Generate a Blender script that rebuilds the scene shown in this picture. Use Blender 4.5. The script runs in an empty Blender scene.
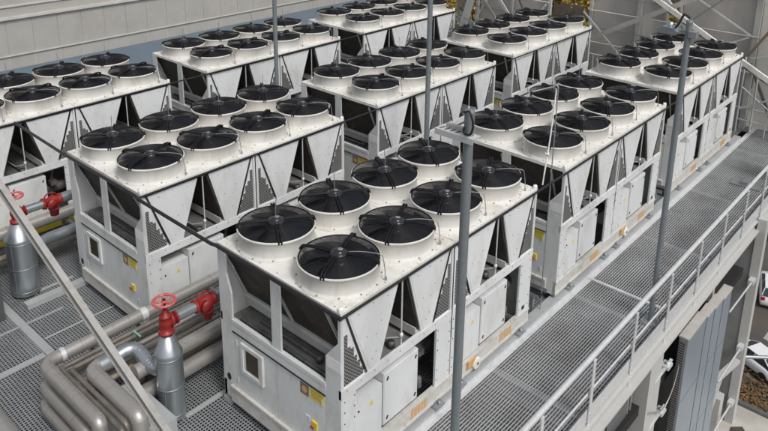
import bpy, math, random
from mathutils import Vector, Matrix
random.seed(7)
PI = math.pi
S = bpy.context.scene
COL = S.collection

# ------------------------------------------------------------------ helpers
class MB:
    def __init__(s): s.v = []; s.f = []; s.sm = []; s.mi = []; s.cur = 0
    def add(s, vs, fs, smooth=False):
        n = len(s.v); s.v += [tuple(p) for p in vs]
        for f in fs:
            s.f.append(tuple(i + n for i in f)); s.sm.append(smooth); s.mi.append(s.cur)
        return s
    def box(s, x0, x1, y0, y1, z0, z1):
        if x0 > x1: x0, x1 = x1, x0
        if y0 > y1: y0, y1 = y1, y0
        if z0 > z1: z0, z1 = z1, z0
        v = [(x0,y0,z0),(x1,y0,z0),(x1,y1,z0),(x0,y1,z0),(x0,y0,z1),(x1,y0,z1),(x1,y1,z1),(x0,y1,z1)]
        return s.add(v, [(3,2,1,0),(4,5,6,7),(0,1,5,4),(1,2,6,5),(2,3,7,6),(3,0,4,7)])
    def beam(s, a, b, w, h, up=(0,0,1)):
        a = Vector(a); b = Vector(b); d = (b-a).normalized(); up = Vector(up)
        r = d.cross(up)
        if r.length < 1e-4: r = d.cross(Vector((1,0,0)))
        r.normalize(); u = r.cross(d)
        vs = []
        for p in (a, b):
            for i, j in ((-1,-1),(1,-1),(1,1),(-1,1)): vs.append(p + r*(i*w/2) + u*(j*h/2))
        return s.add(vs, [(3,2,1,0),(4,5,6,7),(0,1,5,4),(1,2,6,5),(2,3,7,6),(3,0,4,7)])
    def tube(s, pts, r, n=10, caps=True, smooth=True):
        pts = [Vector(p) for p in pts]; rings = []
        t0 = (pts[1]-pts[0]).normalized()
        ref = Vector((0,0,1)) if abs(t0.z) < .9 else Vector((1,0,0))
        u = t0.cross(ref).normalized()
        vs = []
        for i, p in enumerate(pts):
            if i == 0: t = pts[1]-pts[0]
            elif i == len(pts)-1: t = pts[-1]-pts[-2]
            else: t = (pts[i+1]-p).normalized() + (p-pts[i-1]).normalized()
            t.normalize(); u = (u - t*u.dot(t)); u.normalize(); w = t.cross(u)
            rr = r[i] if isinstance(r, (list, tuple)) else r
            for k in range(n):
                a = 2*PI*k/n; vs.append(p + u*(rr*math.cos(a)) + w*(rr*math.sin(a)))
        fs = []
        for i in range(len(pts)-1):
            for k in range(n):
                k2 = (k+1) % n; fs.append((i*n+k, i*n+k2, (i+1)*n+k2, (i+1)*n+k))
        s.add(vs, fs, smooth)
        if caps:
            m = len(vs); s.add(vs[:n], [tuple(range(n))[::-1]]); s.add(vs[-n:], [tuple(range(n))])
        return s
    def lathe(s, prof, c=(0,0,0), n=40, smooth=True, axis='z'):
        vs = []; m = len(prof)
        for k in range(n):
            a = 2*PI*k/n
            for r, z in prof:
                if axis == 'z': vs.append((c[0]+r*math.cos(a), c[1]+r*math.sin(a), c[2]+z))
                elif axis == 'y': vs.append((c[0]+r*math.cos(a), c[1]+z, c[2]-r*math.sin(a)))
                else: vs.append((c[0]+z, c[1]+r*math.cos(a), c[2]+r*math.sin(a)))
        fs = []
        for k in range(n):
            k2 = (k+1) % n
            for j in range(m-1): fs.append((k*m+j, k2*m+j, k2*m+j+1, k*m+j+1))
        return s.add(vs, fs, smooth)
    def prism(s, poly, axis, a, b):
        # poly: 2D points; axis 'x': poly=(y,z); 'y': poly=(x,z); 'z': poly=(x,y)
        def P(p, t): return {'x':(t,p[0],p[1]),'y':(p[0],t,p[1]),'z':(p[0],p[1],t)}[axis]
        n = len(poly); vs = [P(p,a) for p in poly] + [P(p,b) for p in poly]
        fs = [tuple(range(n))[::-1], tuple(range(n,2*n))] + [(i,(i+1)%n,n+(i+1)%n,n+i) for i in range(n)]
        return s.add(vs, fs)
    def mesh(s, name, mats):
        me = bpy.data.meshes.new(name); me.from_pydata(s.v, [], s.f)
        if not isinstance(mats, (list, tuple)): mats = [mats]
        for m in mats: me.materials.append(m)
        me.polygons.foreach_set('use_smooth', s.sm)
        me.polygons.foreach_set('material_index', s.mi)
        me.update()
        import bmesh
        bm = bmesh.new(); bm.from_mesh(me); bmesh.ops.recalc_face_normals(bm, faces=bm.faces); bm.to_mesh(me); bm.free()
        return me
    def build(s, name, mats, parent=None):
        o = bpy.data.objects.new(name, s.mesh(name, mats)); COL.objects.link(o); o.parent = parent; return o

def tag(o, label=None, cat=None, group=None, kind=None):
    if label: o['label'] = label
    if cat: o['category'] = cat
    if group: o['group'] = group
    if kind: o['kind'] = kind
    return o
def thing(name, loc, label, cat, group=None, rz=0):
    o = bpy.data.objects.new(name, None); COL.objects.link(o); o.location = loc; o.rotation_euler.z = rz
    o.empty_display_size = .2
    return tag(o, label, cat, group)
def kids(o): return [c for c in bpy.data.objects if c.parent == o]
KIDS = {}
def copy_tree(o, parent, table):
    c = o.copy(); COL.objects.link(c); c.parent = parent
    for ch in table.get(o, []): copy_tree(ch, c, table)
    return c
def table_of():
    t = {}
    for o in bpy.data.objects:
        if o.parent: t.setdefault(o.parent, []).append(o)
    return t
def bend(pts, r, n=7):
    """round the corners of a polyline"""
    pts = [Vector(p) for p in pts]; out = [pts[0]]
    for i in range(1, len(pts)-1):
        a, b, c = pts[i-1], pts[i], pts[i+1]
        d1 = (a-b).normalized(); d2 = (c-b).normalized()
        rr = min(r, (a-b).length*.49, (c-b).length*.49)
        p, q = b+d1*rr, b+d2*rr
        for k in range(n+1):
            t = k/n; out.append(p*(1-t)**2 + b*2*t*(1-t) + q*t*t)
    return out + [pts[-1]]

# ------------------------------------------------------------------ materials
def mat(name, base, rough=.5, metal=0., var=.12, scale=6., dirt=None, dirt_amt=.0, dirt_scale=3., bump=0., bscale=40., streak=False, bevel=0., spec=.5, world=False, speck=0.):
    m = bpy.data.materials.new(name); m.use_nodes = True
    N = m.node_tree.nodes; L = m.node_tree.links; b = N['Principled BSDF']
    b.inputs['Roughness'].default_value = rough; b.inputs['Metallic'].default_value = metal
    b.inputs['Specular IOR Level'].default_value = spec
    if world:
        g = N.new('ShaderNodeNewGeometry'); co = g.outputs['Position']
    else:
        tc = N.new('ShaderNodeTexCoord'); oi = N.new('ShaderNodeObjectInfo')
        ad = N.new('ShaderNodeVectorMath'); ad.operation = 'MULTIPLY_ADD'
        cb = N.new('ShaderNodeCombineXYZ')
        for k in range(3): L.new(oi.outputs['Random'], cb.inputs[k])
        L.new(cb.outputs[0], ad.inputs[0]); ad.inputs[1].default_value = (37,53,71); L.new(tc.outputs['Object'], ad.inputs[2]); co = ad.outputs[0]
    n1 = N.new('ShaderNodeTexNoise'); n1.inputs['Scale'].default_value = scale; n1.inputs['Detail'].default_value = 8; n1.inputs['Roughness'].default_value = .65
    if streak:
        mp = N.new('ShaderNodeMapping'); mp.inputs['Scale'].default_value = (.8,.8,.38); L.new(co, mp.inputs[0]); L.new(mp.outputs[0], n1.inputs['Vector'])
    else: L.new(co, n1.inputs['Vector'])
    mr = N.new('ShaderNodeMapRange'); mr.inputs['From Min'].default_value = .3; mr.inputs['From Max'].default_value = .7
    mr.inputs['To Min'].default_value = 1-var; mr.inputs['To Max'].default_value = 1+var; L.new(n1.outputs['Fac'], mr.inputs['Value'])
    vm = N.new('ShaderNodeVectorMath'); vm.operation = 'SCALE'; vm.inputs[0].default_value = base; L.new(mr.outputs[0], vm.inputs['Scale'])
    out = vm.outputs[0]
    if dirt:
        n2 = N.new('ShaderNodeTexNoise'); n2.inputs['Scale'].default_value = dirt_scale; n2.inputs['Detail'].default_value = 10; n2.inputs['Roughness'].default_value = .7
        if streak: L.new(mp.outputs[0], n2.inputs['Vector'])
        else: L.new(co, n2.inputs['Vector'])
        m2 = N.new('ShaderNodeMapRange'); m2.inputs['From Min'].default_value = .5; m2.inputs['From Max'].default_value = .78
        m2.inputs['To Max'].default_value = dirt_amt; L.new(n2.outputs['Fac'], m2.inputs['Value'])
        mx = N.new('ShaderNodeMix'); mx.data_type = 'RGBA'; L.new(m2.outputs[0], mx.inputs[0]); L.new(out, mx.inputs[6]); mx.inputs[7].default_value = (*dirt,1)
        out = mx.outputs[2]
    if speck:
        vo = N.new('ShaderNodeTexVoronoi'); vo.inputs['Scale'].default_value = 9; L.new(co, vo.inputs['Vector'])
        m3 = N.new('ShaderNodeMapRange'); m3.inputs['From Min'].default_value = .03; m3.inputs['From Max'].default_value = .11; m3.inputs['To Min'].default_value = speck; m3.inputs['To Max'].default_value = 0
        L.new(vo.outputs['Distance'], m3.inputs['Value'])
        mx = N.new('ShaderNodeMix'); mx.data_type = 'RGBA'; L.new(m3.outputs[0], mx.inputs[0]); L.new(out, mx.inputs[6]); mx.inputs[7].default_value = (.12,.07,.04,1)
        out = mx.outputs[2]
    L.new(out, b.inputs['Base Color'])
    mr2 = N.new('ShaderNodeMapRange'); mr2.inputs['To Min'].default_value = max(.05, rough-.12); mr2.inputs['To Max'].default_value = min(1, rough+.15); L.new(n1.outputs['Fac'], mr2.inputs['Value']); L.new(mr2.outputs[0], b.inputs['Roughness'])
    nrm = None
    if bevel:
        bv = N.new('ShaderNodeBevel'); bv.samples = 3; bv.inputs['Radius'].default_value = bevel; nrm = bv.outputs[0]
    if bump:
        bn = N.new('ShaderNodeTexNoise'); bn.inputs['Scale'].default_value = bscale; bn.inputs['Detail'].default_value = 4; L.new(co, bn.inputs['Vector'])
        bp = N.new('ShaderNodeBump'); bp.inputs['Strength'].default_value = bump; bp.inputs['Distance'].default_value = .01; L.new(bn.outputs['Fac'], bp.inputs['Height'])
        if nrm: L.new(nrm, bp.inputs['Normal'])
        nrm = bp.outputs[0]
    if nrm: L.new(nrm, b.inputs['Normal'])
    return m

M = {}
M['paint'] = mat('grey_paint', (.61,.63,.625), .45, 0, .07, 2.2, (.32,.28,.23), .65, 3.8, .05, 6, streak=True, speck=.25)
M['panel'] = mat('pale_panel_paint', (.66,.675,.68), .42, 0, .06, 1.6, (.38,.34,.29), .55, 3.0, .06, 4, streak=True, speck=.3)
M['deck'] = mat('cream_top_paint', (.69,.68,.645), .62, 0, .10, 2.4, (.36,.29,.21), .85, 2.6, .12, 6, speck=.45, spec=.3)
M['shroud'] = mat('shroud_paint', (.61,.60,.57), .55, 0, .08, 4., (.36,.28,.19), .65, 4.5, streak=True)
M['rails'] = mat('base_rail_paint', (.55,.54,.51), .5, 0, .10, 5., (.27,.22,.15), .75, 7., .1, 10, speck=.4)
M['brace'] = mat('brace_paint', (.40,.39,.37), .45, .2, .12, 6., (.2,.18,.16), .6, 5.)
M['frame'] = mat('frame_paint', (.50,.50,.485), .5, 0, .07, 5., (.25,.2,.15), .5, 6., streak=True, speck=.2)
M['coil'] = mat('coil_fins', (.042,.037,.032), .75, 0, .5, 3., (.13,.095,.06), .8, 2.2, .5, 60)
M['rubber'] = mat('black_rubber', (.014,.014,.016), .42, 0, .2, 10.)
M['guard'] = mat('black_wire', (.006,.006,.008), .55, .0, .2, 10., spec=.3)
M['blade'] = mat('fan_blade', (.016,.018,.025), .30, 0., .3, 5., (.035,.035,.038), .5, 9.)
M['motor'] = mat('motor_housing', (.022,.023,.027), .16, .0, .25, 14.)
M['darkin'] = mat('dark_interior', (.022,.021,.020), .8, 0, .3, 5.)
M['mach'] = mat('machinery_grey', (.10,.10,.10), .5, .2, .4, 8., (.03,.025,.02), .7, 6.)
M['tray'] = mat('tray_grey', (.20,.20,.195), .5, .1, .25, 5., (.05,.045,.04), .6, 4.)
M['galv'] = mat('galvanised_steel', (.34,.36,.375), .42, .55, .16, 18., (.2,.2,.2), .4, 9.)
M['pole'] = mat('painted_pole_grey', (.20,.225,.24), .45, .25, .10, 14., (.1,.1,.1), .3, 7.)
M['clad'] = mat('aluminium_cladding', (.40,.435,.46), .34, .8, .06, 2., (.3,.3,.3), .25, 3.)
M['pipe'] = mat('pipe_jacket', (.45,.43,.405), .30, .55, .12, 5., (.24,.19,.14), .6, 5., .08, 8)
M['pipe2'] = mat('old_pipe_jacket', (.27,.235,.20), .45, .2, .2, 6., (.10,.07,.05), .7, 5.)
M['band'] = mat('jacket_band_metal', (.33,.30,.265), .36, .35, .15, 9.)
M['band2'] = mat('vessel_seam', (.33,.36,.38), .4, .75, .1, 6.)
M['smallp'] = mat('dull_small_pipe', (.19,.17,.15), .4, .3, .25, 7., (.08,.06,.05), .6, 6.)
M['red'] = mat('red_enamel', (.25,.016,.014), .45, 0, .2, 12., (.12,.02,.02), .5, 9., .2, 40)
M['redw'] = mat('faded_red_wheel', (.52,.09,.085), .5, 0, .15, 12., (.65,.38,.36), .7, 14.)
M['yellow'] = mat('yellow_sticker', (.72,.56,.06), .5, 0, .12, 30.)
M['orange'] = mat('orange_marking', (.56,.34,.14), .55, 0, .15, 30., (.5,.45,.36), .9, 18.)
M['brown'] = mat('brown_plate', (.25,.19,.12), .4, .3, .2, 20.)
M['white'] = mat('white_label', (.75,.75,.75), .5, 0, .04, 20.)
M['black'] = mat('black_plastic', (.015,.015,.015), .5, 0, .1, 10.)
M['bronze'] = mat('window_glass_dark', (.05,.038,.02), .15, 0, .3, 6.)
M['rail'] = mat('galvanised_rail', (.62,.63,.64), .38, .25, .08, 9., (.33,.32,.30), .4, 8.)
M['deckst'] = mat('grating_steel', (.43,.44,.45), .5, .35, .16, 1.5, (.22,.2,.18), .7, 1.2, world=True)
M['mesh'] = mat('walk_mesh_steel', (.31,.325,.335), .5, .3, .14, 2., (.24,.22,.2), .5, 3., world=True)
M['beam'] = mat('floor_beam_steel', (.44,.455,.46), .5, .25, .10, 5., (.25,.24,.22), .4, 5.)
M['roof'] = mat('bitumen_roof', (.012,.012,.012), .9, 0, .3, 2., (.07,.06,.05), .5, 1.)
M['blue'] = mat('blue_roof_sheet', (.115,.155,.195), .6, 0, .10, 1.5, (.10,.12,.14), .5, .8)
M['wall'] = mat('facade_concrete', (.37,.355,.33), .8, 0, .07, 1.3, (.27,.25,.22), .5, .8, .2, 25)
M['joint'] = mat('facade_light_joint', (.50,.485,.46), .6, 0, .1, 3.)
M['sheet'] = mat('scaffold_sheeting', (.44,.42,.395), .55, 0, .08, 1.2, (.24,.22,.20), .5, 1.8, .6, 2.5, streak=True)
M['greybeam'] = mat('weathered_beam', (.46,.455,.43), .5, .2, .12, 4.)
M['sheetl'] = mat('pale_sheeting', (.64,.62,.56), .55, 0, .10, 1.2, (.33,.3,.26), .5, 1.5, .5, 3, streak=True)
M['whitest'] = mat('white_steel', (.50,.50,.485), .45, .1, .06, 4., (.35,.33,.3), .4, 4.)
M['colgrey'] = mat('column_grey', (.22,.225,.225), .55, .1, .12, 3., (.12,.11,.10), .5, 2.)
M['greyst'] = mat('grey_steel_column', (.13,.135,.14), .55, .2, .15, 3., (.09,.08,.07), .5, 2.)
M['fin'] = mat('blue_grey_cladding', (.29,.335,.38), .42, .35, .10, 1.0, (.36,.38,.39), .5, 1.3, .12, 6, streak=True)
M['cap'] = mat('cladding_cap', (.46,.44,.41), .6, .1, .1, 4.)
M['greybox'] = mat('grey_cabinet', (.085,.09,.095), .5, .1, .1, 4.)
M['asphalt'] = mat('asphalt', (.075,.068,.062), .9, 0, .25, .35, (.13,.08,.045), .8, .25, .3, 30)
M['concrete'] = mat('lower_roof_concrete', (.46,.44,.40), .85, 0, .10, .9, (.22,.18,.15), .5, 1.2, .3, 20)
M['stain'] = mat('rust_stain', (.06,.045,.04), .9, 0, .4, 6.)
M['carw'] = mat('white_car_paint', (.72,.72,.74), .2, 0, .02, 2.)
M['glass'] = mat('car_glass', (.03,.045,.05), .08, 0, .1, 2.)
M['tyre'] = mat('tyre', (.012,.012,.012), .8)
M['redl'] = mat('tail_light', (.45,.01,.01), .2)
M['bark'] = mat('bark', (.05,.04,.03), .9, 0, .3, 12.)
def leafmat(name, cols):
    m = bpy.data.materials.new(name); m.use_nodes = True; N = m.node_tree.nodes; L = m.node_tree.links; b = N['Principled BSDF']
    g = N.new('ShaderNodeNewGeometry'); r = N.new('ShaderNodeValToRGB')
    e = r.color_ramp.elements; e[0].color = (*cols[0],1); e[1].color = (*cols[-1],1)
    for i, c in enumerate(cols[1:-1]): q = e.new((i+1)/(len(cols)-1)); q.color = (*c,1)
    L.new(g.outputs['Random Per Island'], r.inputs[0]); L.new(r.outputs[0], b.inputs['Base Color']); b.inputs['Roughness'].default_value = .6
    return m
M['leaf'] = leafmat('autumn_leaves', [(.10,.11,.015),(.48,.27,.03),(.62,.45,.05),(.30,.18,.03),(.22,.26,.04)])
M['leafg'] = leafmat('brown_leaves', [(.10,.05,.02),(.22,.12,.05),(.14,.08,.03),(.06,.06,.02)])
# perforated plate: rows of punched holes
def perf():
    m = mat('perforated_plate', (.24,.24,.235), .5, .2, .1, 5.)
    N = m.node_tree.nodes; L = m.node_tree.links; b = N['Principled BSDF']
    tc = N.new('ShaderNodeTexCoord'); sp = N.new('ShaderNodeSeparateXYZ'); L.new(tc.outputs['Object'], sp.inputs[0])
    def mm(op, a, bb):
        n = N.new('ShaderNodeMath'); n.operation = op
        for k, q in enumerate((a, bb)):
            if q is None: continue
            if isinstance(q, (int, float)): n.inputs[k].default_value = q
            else: L.new(q, n.inputs[k])
        return n.outputs[0]
    f = 2*PI/.052
    a = mm('SINE', mm('MULTIPLY', sp.outputs['Y'], f), None); c = mm('SINE', mm('MULTIPLY', sp.outputs['Z'], f), None)
    h = mm('GREATER_THAN', mm('MULTIPLY', a, c), .12)
    mx = N.new('ShaderNodeMix'); mx.data_type = 'RGBA'; L.new(h, mx.inputs[0])
    src = b.inputs['Base Color'].links[0].from_socket; L.new(src, mx.inputs[6]); mx.inputs[7].default_value = (.015,.015,.015,1); L.new(mx.outputs[2], b.inputs['Base Color'])
    return m
M['perf'] = perf()

# ------------------------------------------------------------------ dimensions
W, L, H = 2.44, 4.5, 2.57
PY, EX = 1.121, .617

# ------------------------------------------------------------------ fan meshes
def fan_meshes():
    sh = MB()
    sh.lathe([(.505,0),(.505,.012),(.478,.02),(.470,.045),(.470,.195),(.484,.205),(.488,.222),(.478,.232),(.462,.222),(.456,.19),(.456,.0)], n=56)
    for k in range(12):   # bolts of the flange
        a = 2*PI*(k+.5)/12; sh.cur = 1; sh.box(.49*math.cos(a)-.009,.49*math.cos(a)+.009,.49*math.sin(a)-.009,.49*math.sin(a)+.009,.012,.022)
    shroud = sh.mesh('fan_shroud', [M['shroud'], M['brown']])
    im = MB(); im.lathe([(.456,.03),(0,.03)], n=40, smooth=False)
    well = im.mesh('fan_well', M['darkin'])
    bl = MB()
    nb = 7
    for k in range(nb):
        a0 = 2*PI*k/nb; rows = []; nr, nc = 7, 6
        vs = []; fs = []
        for i in range(nr):
            r = .12 + (.446-.12)*i/(nr-1); sweep = .34*(i/(nr-1))**1.4
            wdt = 1.02 - .04*i/(nr-1)
            for j in range(nc):
                t = j/(nc-1); a = a0 + sweep + wdt*t
                z = .125 + .080*t + .012*math.sin(PI*t) - .012*i/(nr-1)
                vs.append((r*math.cos(a), r*math.sin(a), z))
        for i in range(nr-1):
            for j in range(nc-1): fs.append((i*nc+j, (i+1)*nc+j, (i+1)*nc+j+1, i*nc+j+1))
        bl.add(vs, fs, True)
    bl.lathe([(.13,.05),(.13,.19),(.11,.20),(0,.20)], n=24)
    impeller = bl.mesh('impeller', M['blade'])
    gd = MB()
    def dome(r): return .232 + .045*(1-((r-.12)/.35)**1.5) if r > .12 else .277
    for k in range(27):
        r = .135 + (.468-.135)*k/26; z = dome(r)
        n = 44; q = .0024
        vs = []; fs = []
        for i in range(n):
            a = 2*PI*i/n
            for (dr, dz) in ((-q,0),(0,q),(q,0),(0,-q)): vs.append(((r+dr)*math.cos(a),(r+dr)*math.sin(a),z+dz))
        for i in range(n):
            i2 = (i+1) % n
            for j in range(4): fs.append((i*4+j, i2*4+j, i2*4+(j+1)%4, i*4+(j+1)%4))
        gd.add(vs, fs)
    for k in range(24):
        a = 2*PI*k/24+.06
        pts = [((.12+.348*t)*math.cos(a), (.12+.348*t)*math.sin(a), dome(.12+.348*t)-.004) for t in (0,.33,.66,1)]
        gd.tube(pts, .0026, 4, False, False)
    gd.lathe([(.474,.222),(.472,.240),(.462,.240),(.460,.224)], n=56)   # black outer band
    guard = gd.mesh('fan_guard', M['guard'])
    mt = MB(); mt.lathe([(.118,.20),(.122,.262),(.116,.29),(.10,.302),(.078,.305),(.074,.318),(.05,.328),(0,.330)], n=28)
    for k in range(8):
        a = 2*PI*k/8; mt.beam((.10*math.cos(a),.10*math.sin(a),.285),(.124*math.cos(a),.124*math.sin(a),.272),.012,.02)
    mt.cur = 1; mt.lathe([(.034,.3302),(.030,.3325),(0,.3325)], (.015,.01,0), 14)  # small pale disc puts the hub's bright highlight into the colour
    motor = mt.mesh('motor', [M['motor'], M['galv']])
    arm = MB()
    for s in (-.017, .017):
        arm.tube([(.10,s,.292),(.20,s,.300),(.36,s,.296),(.45,s,.284),(.475,s,.268),(.482,s,.24),(.482,s,.205)], .0115, 6)
    arm.beam((.476,0,.256),(.476,0,.215),.045,.012,(1,0,0))
    armm = arm.mesh('guard_arm', M['guard'])
    cb = MB()
    cb.tube(bend([(.12,.03,.285),(.30,.035,.315),(.50,.05,.315),(.565,.06,.30),(.60,.065,.13),(.60,.07,0)], .08, 4), .006, 6)
    cb.box(.59,.62,.06,.085,0,.04)
    cable = cb.mesh('motor_cable', M['galv'])
    wn = MB(); wn.tube([(0,0,.32),(.005,.0,.42),(-.01,.004,.56)], .006, 5)
    whip = wn.mesh('motor_cable', M['galv'])
    for me in (shroud, well, impeller, guard, armm):
        me.transform(Matrix.Diagonal((1.115,1.115,1.22 if me is shroud else 1.0,1.0)))
    for me in (impeller, guard, armm, motor): me.transform(Matrix.Translation((0,0,.046)))
    for me in (cable, whip): me.transform(Matrix.Diagonal((1.0,1.0,1.2,1.0)))
    return shroud, well, impeller, guard, motor, armm, cable, whip
SH, WELL, IMP, GUARD, MOTOR, ARM, CABLE, WHIP = fan_meshes()
def child(name, me, parent, loc=(0,0,0), rz=0):
    o = bpy.data.objects.new(name, me); COL.objects.link(o); o.parent = parent; o.location = loc; o.rotation_euler.z = rz; return o

# ------------------------------------------------------------------ chiller
def chiller(loc, label, rzseed):
    R = thing('rooftop_chiller', loc, label, 'chiller', 'nine identical air-cooled chillers on the roof deck')
    P = lambda mb, n, m: mb.build(n, m, R)
    # ---- top deck with folded rim
    d = MB(); d.box(-W,0,0,L/2-.004,H-.012,H); d.box(-W,0,L/2+.004,L,H-.012,H)
    for y0, y1 in ((0,L/2-.004),(L/2+.004,L)):
        d.box(-.012,0,y0,y1,H-.06,H-.0125); d.box(-W,-W+.012,y0,y1,H-.06,H-.0125)
    d.box(-W+.013,-.013,0,.012,H-.06,H-.0125); d.box(-W+.013,-.013,L-.012,L,H-.06,H-.0125)
    d.cur = 1      # bolt heads stay on the deck mesh
    for k in range(13):
        y = .14 + k*(L-.28)/12
        for x in (-.05,-W+.05): d.lathe([(.010,0),(.008,.008),(0,.009)], (x,y,H), 6)
    for k in range(7):
        x = -.16 - k*(W-.32)/6
        for y in (.06, L-.06, L/2-.07, L/2+.07): d.lathe([(.010,0),(.008,.008),(0,.009)], (x,y,H), 6)
    P(d, 'top_deck', [M['deck'], M['brown']])
    tr = MB(); tr.box(-.03,-.002,.035,L-.035,H-.085,H-.061); P(tr, 'edge_gasket', M['rubber'])
    tr = MB(); tr.box(-W+.002,-W+.03,.035,L-.035,H-.085,H-.061); P(tr, 'edge_gasket', M['rubber'])
    # ---- fans
    for j in range(4):
        for i in range(2):
            y = L/2 + (j-1.5)*PY; x = -W/2 + (2*i-1)*EX
            f = child('fan', SH, R, (x,y,H))
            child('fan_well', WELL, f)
            rnd = random.Random(rzseed*17 + j*2 + i)
            child('impeller', IMP, f, rz=rnd.random()*6)
            child('fan_guard', GUARD, f, rz=rnd.random()*.3)
            child('motor', MOTOR, f, rz=rnd.random())
            a0 = math.radians(57 if i == 0 else 25) + rnd.uniform(-.05,.05)
            for k in range(4): child('guard_arm', ARM, f, rz=a0 + k*PI/2)
            if i == 1: child('motor_cable', CABLE, f, rz=a0+.02)
            else: child('motor_cable', WHIP, f, rz=rnd.random()*6)
    # ---- V coils : four slabs pairs across the width
    zt, zb = H-.07, 1.50
    Vs = [(.10,.48,.70,1.06), (1.25,1.55,1.79,2.15)]
    Vs += [(a+2.25,b+2.25,c+2.25,e+2.25) for a,b,c,e in Vs]
    for (a,b,c,e) in Vs:
        for (yt,yb,sg) in ((a-.03,b-.02,1),(e+.03,c+.02,-1)):
            q = MB(); q.prism([(yt,zt),(yt+sg*.05,zt),(yb+sg*.05,zb),(yb,zb)], 'x', -W+.045, -.045); P(q, 'coil', M['coil'])
        t = MB(); t.box(-W+.05,-.05,b-.05,c+.05,zb-.07,zb-.01); t.box(-W+.05,-.05,b-.075,b-.052,zb-.09,zb+.04); P(t, 'coil_trough', M['frame'])
    for s in (0, -W):
        so = .0 if s == 0 else 0
        sx = 1 if s == 0 else -1
        X = lambda t: s + sx*t           # t>0 outward
        for n,(a,b,c,e) in enumerate(Vs):
            near = n % 2 == 0
            q = MB(); q.prism([(a,zt+.03),(e,zt+.03),(c,1.475),(b,1.475)], 'x', X(-.03), X(-.006))
            # folded seams along both sloping edges
            q.beam((X(-.004), a+.055, zt-.04),(X(-.004), b+.045, 1.50), .018,.006,(1,0,0))
            q.beam((X(-.004), e-.03, zt-.02),(X(-.004), c-.02, 1.50), .016,.006,(1,0,0))
            q.cur = 1
            for (fy,fz) in ((.2,.9),(.5,.93),(.8,.9),(.3,.5),(.6,.45),(.42,.12),(.62,.2),(.72,.6)):
                z = 1.5+fz; t = 1-fz; yl = a+(b-a)*t; yr = e+(c-e)*t; y = yl+(yr-yl)*fy
                q.lathe([(.009,0),(.007,.005),(0,.006)], (X(-.006), y, z), 6, axis='x')
            P(q, 'side_panel', [M['panel'], M['brown']])
            if near: g = MB(); g.beam((X(-.0),a-.012,zt),(X(-.0),b-.03,1.49),.014,.010,(1,0,0)); P(g,'seam_shadow_strip',M['rubber'])  # black strip: panel seam plus a shadow line painted along the sloping edge
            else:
                g = MB(); g.beam((X(-.0),e+.014,zt),(X(-.0),c+.03,1.49),.014,.010,(1,0,0)); P(g,'seam_shadow_strip',M['rubber'])  # same seam and painted shadow line on the opposite slope
            # perforated stair plate + backing plate
            y0 = (0.055 if n == 0 else 2.305) if near else None
            if near:
                base = y0; bk = [(base,1.47),(base,zt),(a-.02,zt),(b-.045,1.47)]
                top = 2.22; stp = [(base+.012+.055*k) for k in range(7)]
                hs = [2.22,2.02,1.98,1.84,1.74,1.62,1.54]
                poly = [(base+.012,1.50)]
                for k in range(6): poly += [(stp[k], hs[k]),(stp[k+1], hs[k])]
                poly += [(stp[6],1.50)]
            else:
                base = e+.055 if n == 1 else e+.055
                base = 2.195 if n == 1 else 4.445
                bk = [(base,1.47),(base,zt),(e+.02,zt),(c+.045,1.47)]
                stp = [(base-.012-.055*k) for k in range(7)]; hs = [2.25,2.05,1.98,1.84,1.74,1.62,1.54]
                poly = [(base-.012,1.50)]
                for k in range(6): poly += [(stp[k], hs[k]),(stp[k+1], hs[k])]
                poly += [(stp[6],1.50)]; poly = poly[::-1]
            g = MB(); g.prism(bk, 'x', X(-.030), X(-.016)); P(g, 'gusset_plate', M['panel'])
            g = MB(); g.prism(poly, 'x', X(-.0155), X(-.009)); P(g, 'perforated_plate', M['perf'])
        # posts (z 0.3..1.34 wide plates, thin above)
        for (y0,y1,ty0,ty1) in ((.031,.265,.031,.05),(1.90,2.238,2.20,2.238),(2.262,2.60,2.262,2.30),(4.14,L-.031,4.45,L-.031)):
            g = MB(); g.box(X(-.035),X(.0),y0,y1,.335,1.338)
            g.box(X(-.035),X(.0),ty0,ty1,1.472,H-.064)
            g.cur = 1
            for yy in (y0+.03,y1-.03):
                for zz in (.45,.62,.95,1.12,1.28): g.lathe([(.010,0),(.008,.006),(0,.007)], (X(0),yy,zz), 6, axis='x')
            g.cur = 2; 
            if y1-y0 > .3 and y0 > 4: g.box(X(.0),X(.004),y0+.12,y0+.2,.40,.47)
            P(g, 'side_post', [M['panel'], M['black'], M['black']])
        for y0,y1 in ((0,2.238),(2.262,L)):
            g = MB(); g.box(X(-.04),X(.006),y0,y1,1.34,1.47)
            g.cur = 1
            for k in range(9): g.lathe([(.010,0),(.008,.005),(0,.006)], (X(.006),y0+.1+k*.25,1.43), 6, axis='x')
            P(g, 'side_beam', [M['panel'], M['brown']])
        # base rails with stickers
        g = MB(); g.box(X(-.06),X(.01),0,L,.06,.10); g.box(X(-.06),X(-.005),0,L,.10,.30); g.box(X(-.06),X(.015),0,L,.30,.333)
        P(g, 'base_rail', M['rails'])
        if s == 0:
            for y0,y1 in ((1.38,1.74),(3.62,3.98)):
                g = MB(); 
                for k in range(5): g.box(X(-.0048),X(.0),y0+k*(y1-y0)/5,y0+(k+.72)*(y1-y0)/5,.12,.27)
                P(g, 'hazard_sticker', M['orange'])
            g = MB(); g.lathe([(.10,0),(.10,.03),(.085,.036),(0,.036)], (X(.016),2.93,.16), 20, axis='x'); g.cur = 1; g.box(X(.0),X(.035),2.70,2.90,.16,.30)
            g.cur = 2; g.lathe([(.02,0),(.02,.045),(0,.045)], (X(.016),2.93,.16), 10, axis='x')
            P(g, 'lifting_lug', [M['deck'], M['orange'], M['black']])
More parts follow.
